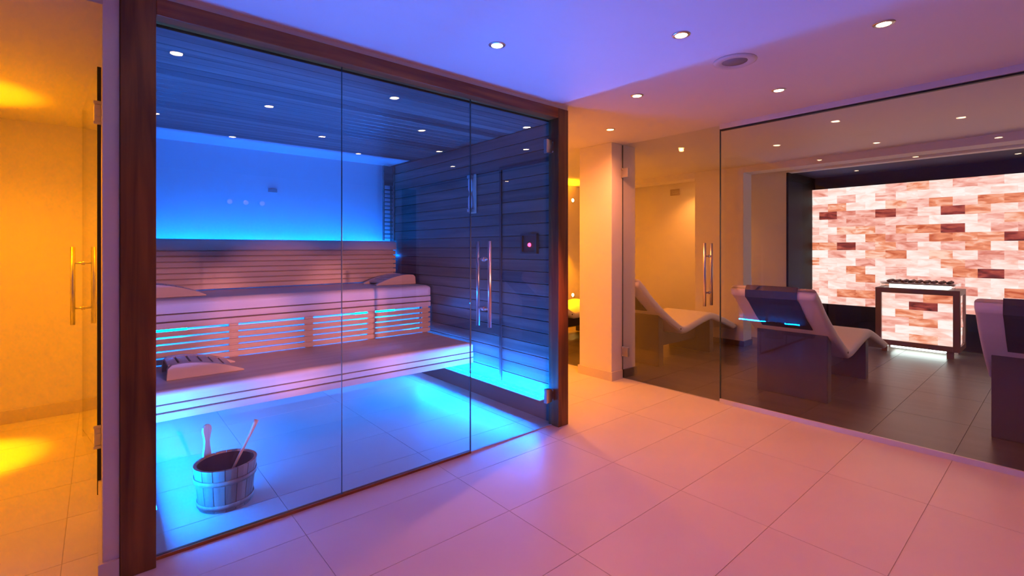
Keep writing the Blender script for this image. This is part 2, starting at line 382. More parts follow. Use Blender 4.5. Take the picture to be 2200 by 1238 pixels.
# ------------------------------------------------------------------ benches
def nose_me(x0, x1, y0, y1, z0, z1, r, rx, mat):
    """bench top with a rounded front edge and rounded right corner"""
    bm = bmesh.new(); prof = []
    for i in range(7):
        a = PI / 2 * i / 6; prof.append((y0 + r - r * math.sin(a), z1 - r + r * math.cos(a)))
    prof = [(y1, z1)] + prof + [(y0, z0), (y1, z0)]
    A = [bm.verts.new((x0, y, z)) for y, z in prof]; B = [bm.verts.new((x1 - rx, y, z)) for y, z in prof]
    E_ = [bm.verts.new((x1, max(y, y0 + 0.010), z - (0.012 if z > z0 + .02 else 0))) for y, z in prof]
    for P, Q in ((A, B), (B, E_)):
        n = len(prof)
        for i in range(n): bm.faces.new((P[i], P[(i + 1) % n], Q[(i + 1) % n], Q[i]))
    bm.faces.new(A); bm.faces.new(E_[::-1])
    return finish(bm, 'bench_top', mat)
def slat(parent, b, bevel=0.004): return box('slat', b, M['aspen'], parent, bevel)
BX0, BX1 = 0.135, 2.545
lb = empty('sauna_bench', (1.35, 3.9, 0.25)); tag(lb, 'lower pale wooden sauna bench with rounded slatted front', 'bench', 'sauna benches')
me = nose_me(BX0, BX1, 3.485, 4.30, 0.385, 0.462, 0.035, 0.03, M['aspen']); o = obj('bench_top', me, lb); o.location = -Vector(lb.location)
for z0, z1 in ((0.336, 0.376), (0.282, 0.327)): slat(lb, (BX0, BX1, 3.487, 3.52, z0, z1))
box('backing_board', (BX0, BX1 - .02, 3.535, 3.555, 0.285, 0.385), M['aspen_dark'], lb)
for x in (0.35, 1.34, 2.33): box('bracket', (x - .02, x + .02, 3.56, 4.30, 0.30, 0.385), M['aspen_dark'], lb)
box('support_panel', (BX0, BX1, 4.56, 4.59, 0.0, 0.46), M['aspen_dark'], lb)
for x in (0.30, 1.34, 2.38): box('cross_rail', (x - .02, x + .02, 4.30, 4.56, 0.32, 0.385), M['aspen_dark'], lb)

ub = empty('sauna_bench', (1.35, 4.5, 0.46)); tag(ub, 'upper pale wooden sauna bench above the glowing blue grille', 'bench', 'sauna benches')
me = nose_me(BX0, BX1, 4.215, 4.99, 0.835, 0.935, 0.045, 0.03, M['aspen']); o = obj('bench_top', me, ub); o.location = -Vector(ub.location)
for z0, z1 in ((0.778, 0.826), (0.724, 0.769)): slat(ub, (BX0, BX1, 4.217, 4.25, z0, z1))
zz = 0.4665
for k in range(5): slat(ub, (BX0, BX1, 4.225, 4.247, 0.472 + k * 0.0492, 0.472 + k * 0.0492 + 0.0365), 0.003)
for x0, x1 in ((0.19, 0.25), (0.766, 0.83), (1.329, 1.398), (1.892, 1.965), (2.465, 2.535)):
    box('upright', (x0, x1, 4.247, 4.272, 0.463, 0.724), M['aspen'], ub)
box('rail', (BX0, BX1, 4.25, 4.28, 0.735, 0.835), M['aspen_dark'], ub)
box('rear_board', (BX0, BX1, 4.44, 4.46, 0.463, 0.835), M['panelw'], ub)

br = empty('bench_backrest', (1.35, 4.97, 0.94)); tag(br, 'pale slatted wooden backrest below the glowing blue panel', 'backrest')
bm = bmesh.new()
me = nose_me(BX0, BX1, 4.945, 4.985, 1.292, 1.388, 0.018, 0.03, M['aspen']); o = obj('top_rail', me, br); o.location = -Vector(br.location)
for k in range(7):
    z = 0.945 + k * 0.0492
    slat(br, (BX0, BX1 - .01, 4.948 + 0.0008 * (3 - k) ** 2, 4.972 + 0.0008 * (3 - k) ** 2, z, z + 0.041), 0.004)
box('backing_board', (BX0 + .02, BX1 - .02, 4.992, 5.004, 0.945, 1.30), M['aspen'], br)

# ------------------------------------------------------------------ headrests
def headrest(x, y, z, flip, label):
    L, Wd, H = 0.44, 0.34, 0.105
    e = empty('headrest', (x, y, z)); tag(e, label, 'headrest', 'wooden headrests on the sauna benches')
    def top(u): return 0.008 + (H - 0.008) * (1 - max(0, (u - 0.0) / 1.0) ** 2.2) * (0.86 + 0.14 * math.sin(min(1, u / .35) * PI / 2))
    pr = [(0, 0)] + [(0.0 + 0.006 * (i == 0), top(i / 16) - 0.018 * (i == 0)) if i == 0 else (L * i / 16, top(i / 16)) for i in range(17)] + [(L, 0)]
    s = -1 if flip else 1
    pr = [(s * a, b) for a, b in pr]
    for yy in (-Wd / 2, Wd / 2 - 0.045):
        obj('side_board', prism_me('side_board', pr, yy, yy + 0.045, M['aspen'], 'y', 0.003), e)
    for k in range(6):
        u0 = 0.03 + k * 0.145; u1 = u0 + 0.115
        if u1 > 0.97: u1 = 0.97
        q = [(s * L * u0, top(u0) - 0.016), (s * L * u0, top(u0) - 0.003), (s * L * u1, top(u1) - 0.003), (s * L * u1, max(0.001, top(u1) - 0.016))]
        obj('slat', prism_me('slat', q, -Wd / 2 + 0.045, Wd / 2 - 0.045, M['aspen'], 'y'), e)
    return e
headrest(0.325, 3.90, 0.4635, False, 'wooden headrest with slats on the lower bench by the cedar post')
headrest(0.20, 4.58, 0.9365, False, 'wooden headrest on the upper bench half hidden by the cedar post')
headrest(2.53, 4.66, 0.9365, True, 'wooden headrest on the right end of the upper bench')

# ------------------------------------------------------------------ bucket and ladle
bu = empty('sauna_bucket', (0.496, 2.833, 0.0)); tag(bu, 'pale wooden staved sauna bucket with upright handle on the floor', 'bucket')
NS = 16; HB = 0.215
def stave_me(h, tall=False):
    bm = bmesh.new(); a = PI / NS - 0.012
    lv = [(0.0, 0.118), (h, 0.142)]
    vs = []
    for z, r in lv:
        for rr in (r, r - 0.014):
            for s in (-a, 0, a): vs.append(bm.verts.new((rr * math.cos(s), rr * math.sin(s), z)))
    g = lambda l, i, s: vs[l * 6 + i * 3 + s]
    for s in (0, 1):
        bm.faces.new((g(0, 0, s), g(0, 0, s + 1), g(1, 0, s + 1), g(1, 0, s)))
        bm.faces.new((g(0, 1, s + 1), g(0, 1, s), g(1, 1, s), g(1, 1, s + 1)))
        bm.faces.new((g(1, 0, s), g(1, 0, s + 1), g(1, 1, s + 1), g(1, 1, s)))
        bm.faces.new((g(0, 1, s), g(0, 1, s + 1), g(0, 0, s + 1), g(0, 0, s)))
    bm.faces.new((g(0, 0, 0), g(1, 0, 0), g(1, 1, 0), g(0, 1, 0))); bm.faces.new((g(0, 0, 2), g(0, 1, 2), g(1, 1, 2), g(1, 0, 2)))
    return finish(bm, 'stave', M['stave'])
sm = stave_me(HB)
for k in range(NS): obj('stave', sm, bu, (0, 0, 0), (0, 0, 2 * PI * k / NS))
for z, r in ((0.028, 0.122), (0.150, 0.1355)):
    obj('hoop', lathe_me('hoop', [(r + 0.0005, z - 0.012), (r + 0.0045, z - 0.012), (r + 0.0072, z + 0.012), (r + 0.003, z + 0.012), (r + 0.0005, z - 0.012)], M['stave'], 40), bu)
obj('liner', lathe_me('liner', [(0, 0.012), (0.103, 0.012), (0.127, 0.208), (0.124, 0.208), (0.1, 0.016), (0, 0.016)], M['bucket_dark'], 32), bu)
hp = [(-0.021, 0.10), (-0.021, 0.23), (-0.015, 0.265), (-0.013, 0.295), (-0.019, 0.325), (-0.024, 0.348), (-0.022, 0.366), (-0.012, 0.378)]
hp = hp + [(0, 0.381)] + [(-a, b) for a, b in hp[::-1]]
hm = prism_me('handle', hp, 0, 0.014, M['stave'], 'x', 0.002)
ha = math.radians(118)
obj('handle', hm, bu, (0.133 * math.cos(ha), 0.133 * math.sin(ha), 0), (0, 0, ha))
ld = empty('ladle', (0.50, 2.82, 0.017)); tag(ld, 'long handled sauna ladle leaning in the wooden bucket', 'ladle')
dirv = Vector((0.16, 0.06, 0.36))
obj('shaft', tube_me('shaft', [(-0.03, -0.02, 0.05), (0.05, 0.01, 0.19), (0.11, 0.035, 0.29), (0.135, 0.046, 0.335), (0.148, 0.052, 0.36)], 0.007, M['stave'], 10, radii=[0.006, 0.007, 0.008, 0.011, 0.014]), ld)
o = obj('bowl', lathe_me('bowl', [(0, 0), (0.022, 0.004), (0.036, 0.024), (0.038, 0.04), (0.035, 0.04), (0.033, 0.026), (0.02, 0.008), (0, 0.005)], M['steel'], 24), ld, (-0.04, -0.02, 0.004))

# ------------------------------------------------------------------ fittings on the right plank wall
st = empty('sand_timer', (2.556, 3.50, 1.62)); tag(st, 'slim upright sauna sand timer on the dark plank wall', 'timer')
obj('back_board', prism_me('back_board', [(-0.05, 0.0), (-0.05, 0.35), (0.05, 0.35), (0.05, 0.0)], -0.016, 0, M['aspen'], 'x', 0.006), st)
for z in (0.02, 0.32): box('bracket', (2.500, 2.540, 3.475, 3.525, 1.62 + z - .01, 1.62 + z + .02), M['steel'], st, 0.004)
o = obj('glass_tube', lathe_me('glass_tube', [(0, 0.03), (0.016, 0.034), (0.02, 0.06), (0.019, 0.14), (0.004, 0.175), (0.019, 0.21), (0.02, 0.29), (0.016, 0.316), (0, 0.32)], M['panelw'], 20), st, (-0.036, 0, 0))
cp = empty('sauna_control', (2.556, 2.75, 1.265)); tag(cp, 'square sauna control panel with glowing red light on plank wall', 'control panel')
boxes('housing', [(2.535, 2.56, 2.66, 2.845, 1.265, 1.28), (2.535, 2.56, 2.66, 2.845, 1.405, 1.42), (2.535, 2.56, 2.66, 2.68, 1.28, 1.405), (2.535, 2.56, 2.825, 2.845, 1.28, 1.405)], M['black'], cp, origin=(2.55, 2.75, 1.265))
box('face', (2.548, 2.558, 2.68, 2.825, 1.28, 1.405), M['bucket_dark'], cp)
o = obj('indicator', lathe_me('indicator', [(0, 0.012), (0.013, 0.009), (0.016, 0), (0, 0)], M['red_led'], 16), cp, (-0.008, 0.0, 0.068), (0, -PI / 2, 0))

# ------------------------------------------------------------------ glass fronts and doors
def hinge_bowtie(parent, x, y, z):
    """chrome patch hinge: glass plate + flared wall plate"""
    h = 0.052
    pz = [(-0.065, -h), (-0.012, -h * 0.94), (-0.004, -h * .55), (0.010, -h), (0.010, h), (-0.004, h * .55), (-0.012, h * .94), (-0.065, h)]
    me = prism_me('hinge', pz, -0.016, 0.016, M['steel'], 'y', 0.003)
    return obj('hinge', me, parent, Vector((x, y, z)) - parent_origin(parent))
def sheet(name, b, label, mat, parent=None):
    o = box(name, b, mat, parent)
    if label: structure(o, label)
    return o
w1 = sheet('window_1', (0.18, 0.966, GY - 0.004, GY + 0.004, 0.014, 2.256), 'left fixed glass pane of the sauna front beside the thick post', M['glass_sauna'])
w2 = sheet('window_2', (0.970, 1.794, GY - 0.004, GY + 0.004, 0.014, 2.256), 'middle fixed glass pane of the sauna front', M['glass_sauna'])
box('joint_seal', (1.7945, 1.7975, GY - 0.004, GY + 0.004, 0.014, 2.256), M['edge'], w2)
box('joint_seal', (0.9665, 0.9695, GY - 0.004, GY + 0.004, 0.014, 2.256), M['edge'], w1)
d1 = empty('door_1', (2.17, GY, 0)); structure(d1, 'clear glass sauna door with long steel pull handle')
box('pane', (1.80, 2.526, GY - 0.004, GY + 0.004, 0.008, 2.250), M['glass_sauna'], d1)
box('edge', (1.7985, 1.80, GY - 0.004, GY + 0.004, 0.008, 2.250), M['edge'], d1)
box('threshold_seal', (1.80, 2.53, GY - 0.006, GY + 0.006, 0.0, 0.008), M['plastic'], d1)
def pull_handle(parent, p, axis, off, z0, z1, r=0.0125):
    """pair of bars through the glass: p=(x,y) on the sheet, axis = normal of the sheet"""
    h = empty('handle', (0, 0, 0)); C.objects.unlink(h)
    hb = bpy.data.objects.new('handle', tube_me('handle', [(0, 0, z0), (0, 0, z1)], r, M['steel'], 16))
    n = Vector((1, 0, 0)) if axis == 'x' else Vector((0, 1, 0))
    base = Vector((p[0], p[1], 0)) - parent_origin(parent)
    link(hb, parent); hb.location = base - n * off
    hc = obj('handle', hb.data, parent, base + n * off)
    for z in (z0 + 0.115 * (z1 - z0) / 0.55, z1 - 0.115 * (z1 - z0) / 0.55):
        me = tube_me('standoff', [tuple(-n * off), tuple(n * off)], 0.007, M['steel'], 12)
        so = obj('standoff', me, hb, Vector((0, 0, z)) + n * off)
        me2 = tube_me('collar', [tuple(-n * 0.014), tuple(n * 0.014)], 0.014, M['steel'], 16)
        obj('collar', me2, hb, Vector((0, 0, z)) + n * off)
pull_handle(d1, (1.905, GY), 'y', 0.062, 0.795, 1.352)
hinge_bowtie(d1, 2.533, GY, 2.052); hinge_bowtie(d1, 2.533, GY, 0.225)

d2 = empty('door_2', (PX, 2.44, 0)); structure(d2, 'glass partition door with steel pull handles beside the pillar')
box('pane', (PX - .005, PX + .005, 1.940, 2.938, 0.006, CZ - 0.008), M['glass_grey'], d2)
box('edge', (PX - .005, PX + .005, 1.9375, 1.940, 0.006, CZ - 0.008), M['edge'], d2)
box('edge', (PX - .005, PX + .005, 2.938, 2.9405, 0.006, CZ - 0.008), M['edge'], d2)
pull_handle(d2, (PX, 2.045), 'x', 0.06, 0.81, 1.352)
for z in (2.064, 0.272):
    boxes('hinge', [(PX - .016, PX + .016, 2.868, 2.926, z - .045, z + .045), (PX - .022, PX + .022, 2.924, 2.943, z - .048, z - .028), (PX - .022, PX + .022, 2.924, 2.943, z + .028, z + .048), (PX - .012, PX + .012, 2.926, 2.943, z - .028, z + .028)], M['steel'], d2, 0.002, origin=(PX, 2.9, z))
w3 = empty('window_3', (PX, 0.0, 0)); structure(w3, 'long fixed glass partition pane in aluminium channels')
box('pane', (PX - .006, PX + .006, -1.95, 1.932, 0.012, CZ - 0.012), M['glass_grey'], w3)
box('edge', (PX - .006, PX + .006, 1.932, 1.9345, 0.012, CZ - 0.012), M['edge'], w3)
box('bottom_channel', (PX - .026, PX - .007, -1.95, 1.932, 0, 0.036), M['alu'], w3, 0.002)
box('bottom_channel', (PX + .007, PX + .022, -1.95, 1.932, 0, 0.026), M['rubber'], w3)
box('top_channel', (PX - .026, PX - .007, -1.95, 1.932, CZ - 0.040, CZ), M['alu'], w3, 0.002)
box('top_seal', (PX - .007, PX + .022, -1.95, 1.932, CZ - 0.052, CZ), M['rubber'], w3)
structure(box('trim_4', (4.0, 4.016, -2.0, 2.944, -0.004, 0.002), M['alu']), 'slim metal threshold strip under the glass partition')
structure(box('trim_5', (4.0, 4.016, 3.36, 5.65, -0.004, 0.003), M['alu']), 'slim metal threshold strip beyond the pillar')

d3 = empty('door_3', (0.002, 3.33, 0)); structure(d3, 'open glass door with steel pull handles in the amber room')
box('pane', (-0.003, 0.007, 3.336, 4.43, 0.012, 2.255), M['glass'], d3)
box('edge', (-0.006, 0.010, 3.326, 3.336, 0.010, 2.257), M['rubber'], d3)
box('far_edge', (-0.003, 0.007, 4.43, 4.433, 0.012, 2.255), M['edge'], d3)
pull_handle(d3, (0.002, 4.34), 'x', 0.057, 0.795, 1.315)
for z in (2.015, 0.315):
    boxes('hinge', [(-0.018, 0.010, 3.322, 3.375, z - .045, z + .045), (-0.022, 0.0115, 3.318, 3.335, z - .062, z - .045), (-0.022, 0.0115, 3.318, 3.335, z + .045, z + .062), (-0.014, 0.011, 3.316, 3.326, z - .02, z + .02)], M['steel'], d3, 0.003, origin=(0.002, 3.34, z))
d3.rotation_euler = (0, 0, math.radians(4.3))

# ------------------------------------------------------------------ ceiling spots
ring_me = lathe_me('ring', [(0.029, -0.004), (0.032, -0.006), (0.042, -0.003), (0.044, 0.0), (0.030, 0.0), (0.029, -0.004)], M['steel'], 28)
lens_me = lathe_me('lens', [(0, -0.005), (0.020, -0.0045), (0.029, -0.0025), (0.0285, 0.0), (0, 0.0)], M['lens'], 24)
lens_am = lathe_me('lens', [(0, -0.005), (0.020, -0.0045), (0.029, -0.0025), (0.0285, 0.0), (0, 0.0)], M['lens_amber'], 24)
def downlight(x, y, z, colr, watts, label, amber=False, size=122, grp='ceiling spots of the passage', blend=1.0):
    e = empty('ceiling_spot', (x, y, z)); tag(e, label, 'spotlight', grp)
    obj('ring', ring_me, e); obj('lens', lens_am if amber else lens_me, e)
    L = bpy.data.lights.new('spot_beam', 'SPOT'); L.energy = watts; L.color = colr; L.spot_size = math.radians(size); L.spot_blend = blend
    L.shadow_soft_size = 0.02
    lo = bpy.data.objects.new('spot_beam', L); link(lo, e); lo.location = (0, 0, -0.02)
    return e
SP = [(1.558, 1.928, 'recessed ceiling spot nearest the middle of the cedar beam'), (2.169, 1.246, 'recessed ceiling spot left of the round loudspeaker'),
      (2.778, 0.567, 'recessed ceiling spot at the upper right above the partition'), (2.797, 1.936, 'recessed ceiling spot right of the sauna corner'),
      (3.41, 1.257, 'recessed ceiling spot between loudspeaker and partition channel'), (0.317, 1.862, 'recessed ceiling spot mirrored at the upper left of the sauna glass'),
      (0.951, 1.145, 'recessed ceiling spot mirrored in the left sauna pane'), (1.581, 0.437, 'recessed ceiling spot mirrored beside the first glass joint'),
      (0.331, 0.372, 'recessed ceiling spot over the near left of the passage'), (0.95, -0.12, 'recessed ceiling spot behind the viewpoint on the left'),
      (2.169, -0.12, 'recessed ceiling spot behind the viewpoint on the right'), (3.41, -0.12, 'recessed ceiling spot at the near end of the partition')]
for x, y, l in SP: downlight(x, y, CZ, WARM, WARM_W, l, size=96 if y > 1.8 else 118)
downlight(3.409, 2.636, CZ, (1.0, 0.27, 0.08), 90, 'amber recessed ceiling spot in front of the white pillar', True, 168)
downlight(3.30, 4.05, CZ, AMBER, 140, 'added unseen amber ceiling spot deep in the corridor behind the sauna', True, 160)  # hidden spot added to light the pillar and the floor before it

# unseen warm spots added on the rear wall to brighten the sauna benches
def added_spot(x, z, target, watts, label):
    e = empty('wall_spot', (x, -2.6, z)); tag(e, label, 'spotlight', 'added wall spots for the sauna benches')
    box('wall_plate', (x - .05, x + .05, -2.6, -2.585, z - .05, z + .05), M['plastic'], e, 0.004)
    d = (Vector(target) - Vector((x, -2.48, z))).normalized()
    q = d.to_track_quat('-Z', 'Y').to_euler()
    obj('arm', tube_me('arm', [(0, 0.01, 0), (0, 0.10, 0)], 0.01, M['plastic'], 10), e)
    can = obj('can', lathe_me('can', [(0, 0.05), (0.04, 0.05), (0.045, -0.05), (0.04, -0.05), (0.036, -0.03), (0, -0.03)], M['plastic'], 24), e, (0, 0.12, 0), q)
    obj('lens', lathe_me('lens', [(0, -0.034), (0.03, -0.034), (0.03, -0.031), (0, -0.031)], M['lens_soft'], 20), can)
    L = bpy.data.lights.new('spot_beam', 'SPOT'); L.energy = watts; L.color = (1.0, 0.25, 0.22); L.spot_size = math.radians(14.5); L.spot_blend = 0.5; L.shadow_soft_size = 0.03
    lo = bpy.data.objects.new('spot_beam', L); link(lo, can); lo.location = (0, 0, -0.06)
for xx, tx, l in ((1.55, 0.52, 'right'), (1.35, 1.35, 'middle'), (1.75, 2.18, 'outer right')):
    added_spot(xx, 1.95, (tx, 4.1, 0.57 if tx < 1 else 0.68), 1250, l + ' one of three unseen wall spots added to brighten the sauna benches')

downlight(5.0, -0.95, 2.40, (1.0, 0.36, 0.30), 50, 'added unseen ceiling spot over the near end of the relaxation room', grp='added relaxation room spots')  # out of view, added to brighten the loungers
downlight(6.98, 3.9, 2.40, (1.0, 0.33, 0.06), 60, 'added amber ceiling spot hidden behind the white beam', True)  # added out of sight to warm the wall behind the broad pillar
# round ceiling loudspeaker
sp = empty('ceiling_speaker', (2.70, 1.225, CZ)); tag(sp, 'round white ceiling loudspeaker', 'speaker')
obj('rim', lathe_me('rim', [(0.066, -0.004), (0.078, -0.012), (0.100, -0.010), (0.112, -0.004), (0.113, 0), (0.066, 0), (0.066, -0.004)], M['plastic'], 48), sp)
obj('grille', lathe_me('grille', [(0, -0.003), (0.066, -0.003), (0.066, 0), (0, 0)], M['grille'], 40), sp)

# ------------------------------------------------------------------ amber room lamp and others
def updown_lamp(x, y, z, n, label, up, down, cone=75):
    e = empty('wall_lamp', (x, y, z)); tag(e, label, 'wall lamp', 'amber wall lamps')
    nx, ny = n
    hx, hy = (0.05, 0.05)
    cx, cy = x + nx * 0.055, y + ny * 0.055
    box('housing', (cx - hx, cx + hx, cy - hy, cy + hy, z - 0.09, z + 0.09), M['steel'], e, 0.006)
    for s, wt in ((1, up), (-1, down)):
        zz0 = z + s * 0.092
        box('lamp_glass', (cx - .035, cx + .035, cy - .035, cy + .035, min(zz0, zz0 + s * .004), max(zz0, zz0 + s * .004)), M['amber_up'], e)
        L = bpy.data.lights.new('lamp_beam', 'SPOT'); L.energy = wt; L.color = AMBER; L.spot_size = math.radians(cone); L.spot_blend = 0.6; L.shadow_soft_size = 0.03
        lo = bpy.data.objects.new('lamp_beam', L); link(lo, e); lo.location = (nx * 0.055, ny * 0.055, s * 0.11)
        lo.rotation_euler = (PI, 0, 0) if s > 0 else (0, 0, 0)
    return e
updown_lamp(-0.76, 4.35, 1.15, (1, 0), 'amber up and down wall lamp in the room behind the open door', 110, 190, 54)
downlight(-0.58, 4.05, 2.27, AMBER, 130, 'added unseen amber ceiling spot filling the amber room', True, 150, 'added amber spots')  # extra fill out of view, added to brighten the amber walls
updown_lamp(5.75, 5.65, 1.7, (0, -1), 'amber up and down wall lamp on the end wall beyond the pillar', 220, 420, 100)
updown_lamp(2.66, 4.25, 1.5, (1, 0), 'added unseen amber up and down wall lamp in the corridor behind the sauna', 130, 90, 120)  # added behind the sauna to light the corridor ceiling and pillar

# small spots on the far wall seen through the corridor gap
for z, l in ((2.15, 'upper small amber spot glowing in the gap beside the pillar'), (0.50, 'lower small amber spot glowing in the gap beside the pillar')):
    e = empty('wall_spot', (6.26, 5.648, z)); tag(e, l, 'spotlight', 'small amber wall spots')
    obj('ring', ring_me, e, (0, 0, 0), (-PI / 2, 0, 0)) .rotation_euler = (-PI / 2 + PI, 0, 0)
    o = obj('lens', lens_am, e); o.rotation_euler = (-PI / 2 + PI, 0, 0); o.location = (0, -0.001, 0)

# ------------------------------------------------------------------ relaxation room shell
structure(box('wall_relax_pillar', (6.50, 6.75, 2.835, 3.52, 0, 2.40), M['paint'], bevel=0.004), 'broad white pillar under the beam in the relaxation room')
structure(box('wall_relax_beam', (6.50, 6.75, -2.0, 2.835, 2.317, 2.40), M['paint']), 'white ceiling beam crossing the relaxation room')
structure(box('wall_relax_beam', (6.50, 6.75, 3.52, 5.65, 2.317, 2.40), M['paint']), 'continuation of the white ceiling beam left of the broad pillar')
structure(boxes('baseboard_relax', [(6.486, 6.50, 2.821, 3.534, 0, 0.075), (6.50, 6.75, 2.821, 2.835, 0, 0.075)], M['dskirt'], bevel=0.002), 'dark skirting around the broad white pillar')
structure(box('wall_relax_far', (7.33, 7.45, 2.58, 5.65, 0, 2.40), M['paint']), 'plain wall behind the broad pillar')
structure(box('wall_relax_lintel', (7.33, 7.45, -2.0, 2.58, 2.372, 2.40), M['paint']), 'narrow lintel above the dark salt wall niche')
structure(box('wall_niche_side', (7.45, 8.42, 2.58, 2.64, 0, 2.40), M['black_niche']), 'dark side lining of the salt wall niche')
structure(box('wall_niche_face', (7.322, 7.33, 2.574, 2.60, 0, 2.372), M['black_niche']), 'dark front edge of the salt wall niche')
structure(box('wall_niche_lining', (7.33, 7.45, 2.574, 2.58, 0, 2.372), M['black_niche']), 'dark inner edge of the salt wall niche')
structure(box('ceiling', (7.45, 8.42, -2.0, 2.58, 2.386, 2.40), M['black_niche']), 'dark ceiling of the salt wall niche')
structure(box('wall_relax_end', (4.0, 8.5, -2.1, -2.0, 0, 2.45), M['paint']), 'end wall of the relaxation room out of view')
structure(boxes('wall_niche_back', [(8.36, 8.42, -2.0, 2.58, 0, 0.478), (8.36, 8.42, -2.0, 2.58, 2.205, 2.386)], M['black_niche']), 'dark lining above and below the glowing salt bricks')
vb = empty('vent_grille', (7.325, 4.32, 2.20)); tag(vb, 'small rectangular vent high on the amber lit wall', 'vent')
boxes('frame', [(7.318, 7.33, 4.235, 4.405, 2.20, 2.212), (7.318, 7.33, 4.235, 4.405, 2.292, 2.304), (7.318, 7.33, 4.235, 4.247, 2.212, 2.292), (7.318, 7.33, 4.393, 4.405, 2.212, 2.292)], M['vent'], vb, origin=(7.325, 4.32, 2.20))
for k in range(5): box('slat', (7.321, 7.327, 4.247, 4.393, 2.216 + k * 0.0155, 2.225 + k * 0.0155), M['vent'], vb)

# ------------------------------------------------------------------ salt brick wall
sw = structure(box('wall_salt', (8.385, 8.42, -2.0, 2.58, 0.478, 2.205), M['salt_gap']), 'glowing pink and orange backlit salt brick wall in the dark niche')
BW = 0.2315; BH = (2.205 - 0.478) / 15.0; SXF = 8.30
def brick_me(wd, h, d=0.075, seed=0):
    rnd = random.Random(seed); bm = bmesh.new()
    vs = box_bm(bm, -d, 0, -wd / 2 + 0.0012, wd / 2 - 0.0012, 0.0012, h - 0.0012)
    for v in vs:
        if v.co.x < -0.01: v.co.x += rnd.uniform(-0.006, 0.006)
    return finish(bm, 'brick', None if False else [M['salt_pale']])
bricks = {}
def brick(parent, yc, zc, wd, h, matn, xf=SXF, d=0.075, rot=0):
    key = (round(wd, 3), round(h, 3), d, matn, random.randrange(3))
    if key not in bricks:
        me = brick_me(wd, h, d, key[4]); me.materials.clear(); me.materials.append(M[matn]); bricks[key] = me
    return obj('brick', bricks[key], parent, Vector((xf + d, yc, zc)) - parent_origin(parent), (0, 0, rot))
def pix(u, v, x):
    a = (u - 1100) / FPX; c, s = math.cos(TH), math.sin(TH)
    dx, dy, dz = c + a * s, s - a * c, (CY - v) / FPX
    t = x / dx
    return dy * t, CAMH + dz * t
marks = []
for m_, L_ in (('salt_dark', [(1762, 459), (1885, 452), (1815, 522), (2022, 445), (2050, 498), (2178, 513), (2140, 593)]),
               ('salt_orange', [(1815, 437), (1925, 447), (1808, 490), (1880, 487), (1880, 517), (1985, 405), (1752, 537), (1775, 535), (2075, 445), (2145, 435), (2188, 430), (1995, 500), (2015, 513), (2080, 512), (2120, 515), (1945, 545), (1915, 537), (1880, 553),
                                 (2105, 535), (2065, 483), (2085, 595), (2065, 573), (2050, 573), (1850, 600), (1880, 605), (1810, 635), (1855, 632), (2195, 475), (1750, 565), (1830, 575), (2005, 555), (2165, 625), (1950, 490)]),
               ('salt_pale', [(1790, 420), (1850, 415), (1900, 410), (1765, 490), (1770, 510), (1765, 425), (1770, 580), (1790, 555), (2020, 460), (2050, 455), (2090, 460), (2000, 420), (2060, 410), (2100, 400), (2150, 405), (2190, 415), (2075, 552), (2130, 570), (2160, 570), (2190, 572), (2110, 615), (2140, 612), (2180, 605), (1800, 610), (1830, 655), (1780, 600), (2015, 390)])):
    for u, v in L_: marks.append((pix(u, v, SXF), m_))
for r in range(15):
    z = 0.478 + r * BH
    y_edge = 2.58
    off = (1.908 - 2.58) % BW                      # one course has a joint at y = 1.908
    rr = round((1.86 - 0.478) / BH)
    ph = off if (r - rr) % 2 == 0 else (off + BW / 2) % BW
    e_ = [2.58]; y = 2.58 - (BW - ph) % BW
    if 2.58 - y > 0.02: e_.append(y)
    while y > -1.2:
        y -= BW; e_.append(y)
    for ya, yb in zip(e_, e_[1:]):
        yc = (ya + yb) / 2; zc = z + BH / 2
        best = None
        for (my, mz), m_ in marks:
            if yb <= my <= ya and z <= mz <= z + BH: best = m_; break
        if best is None:
            best = random.choices(['salt_pale', 'salt_pink', 'salt_orange', 'salt_dark'], [5, 7, 0.9, 0.08])[0]
        brick(sw, yc, z, ya - yb, BH, best)

# ------------------------------------------------------------------ salt fire box with glass tray
fb = empty('salt_hearth', (7.85, 1.24, 0)); tag(fb, 'low square hearth box of glowing salt bricks in umber frame', 'hearth')
X0, X1, Y0, Y1 = 7.60, 8.10, 0.835, 1.64
t_ = 0.062; fz0, fz1 = 0.085, 0.81
def fbar(b): box('frame_bar', b, M['fire_frame'], fb, 0.003)
for y0 in (Y0, Y1 - t_):
    for x0 in (X0, X1 - t_): fbar((x0, x0 + t_, y0, y0 + t_, fz0, fz1))
for z0 in (fz0, fz1 - t_):
    for x0 in (X0, X1 - t_): fbar((x0, x0 + t_, Y0 + t_, Y1 - t_, z0, z0 + t_))
    for y0 in (Y0, Y1 - t_): fbar((X0 + t_, X1 - t_, y0, y0 + t_, z0, z0 + t_))
for y0 in (Y0 + 0.06, Y1 - 0.12):
    for x0 in (X0 + 0.03, X1 - 0.09): box('foot', (x0, x0 + .06, y0, y0 + .06, 0, fz0), M['fire_frame'], fb)
box('under_light', (X0 + 0.10, X1 - 0.10, Y0 + 0.14, Y1 - 0.14, 0.045, 0.075), M['white_led'], fb)
nz = 6; bh = (fz1 - fz0 - 2 * t_) / nz
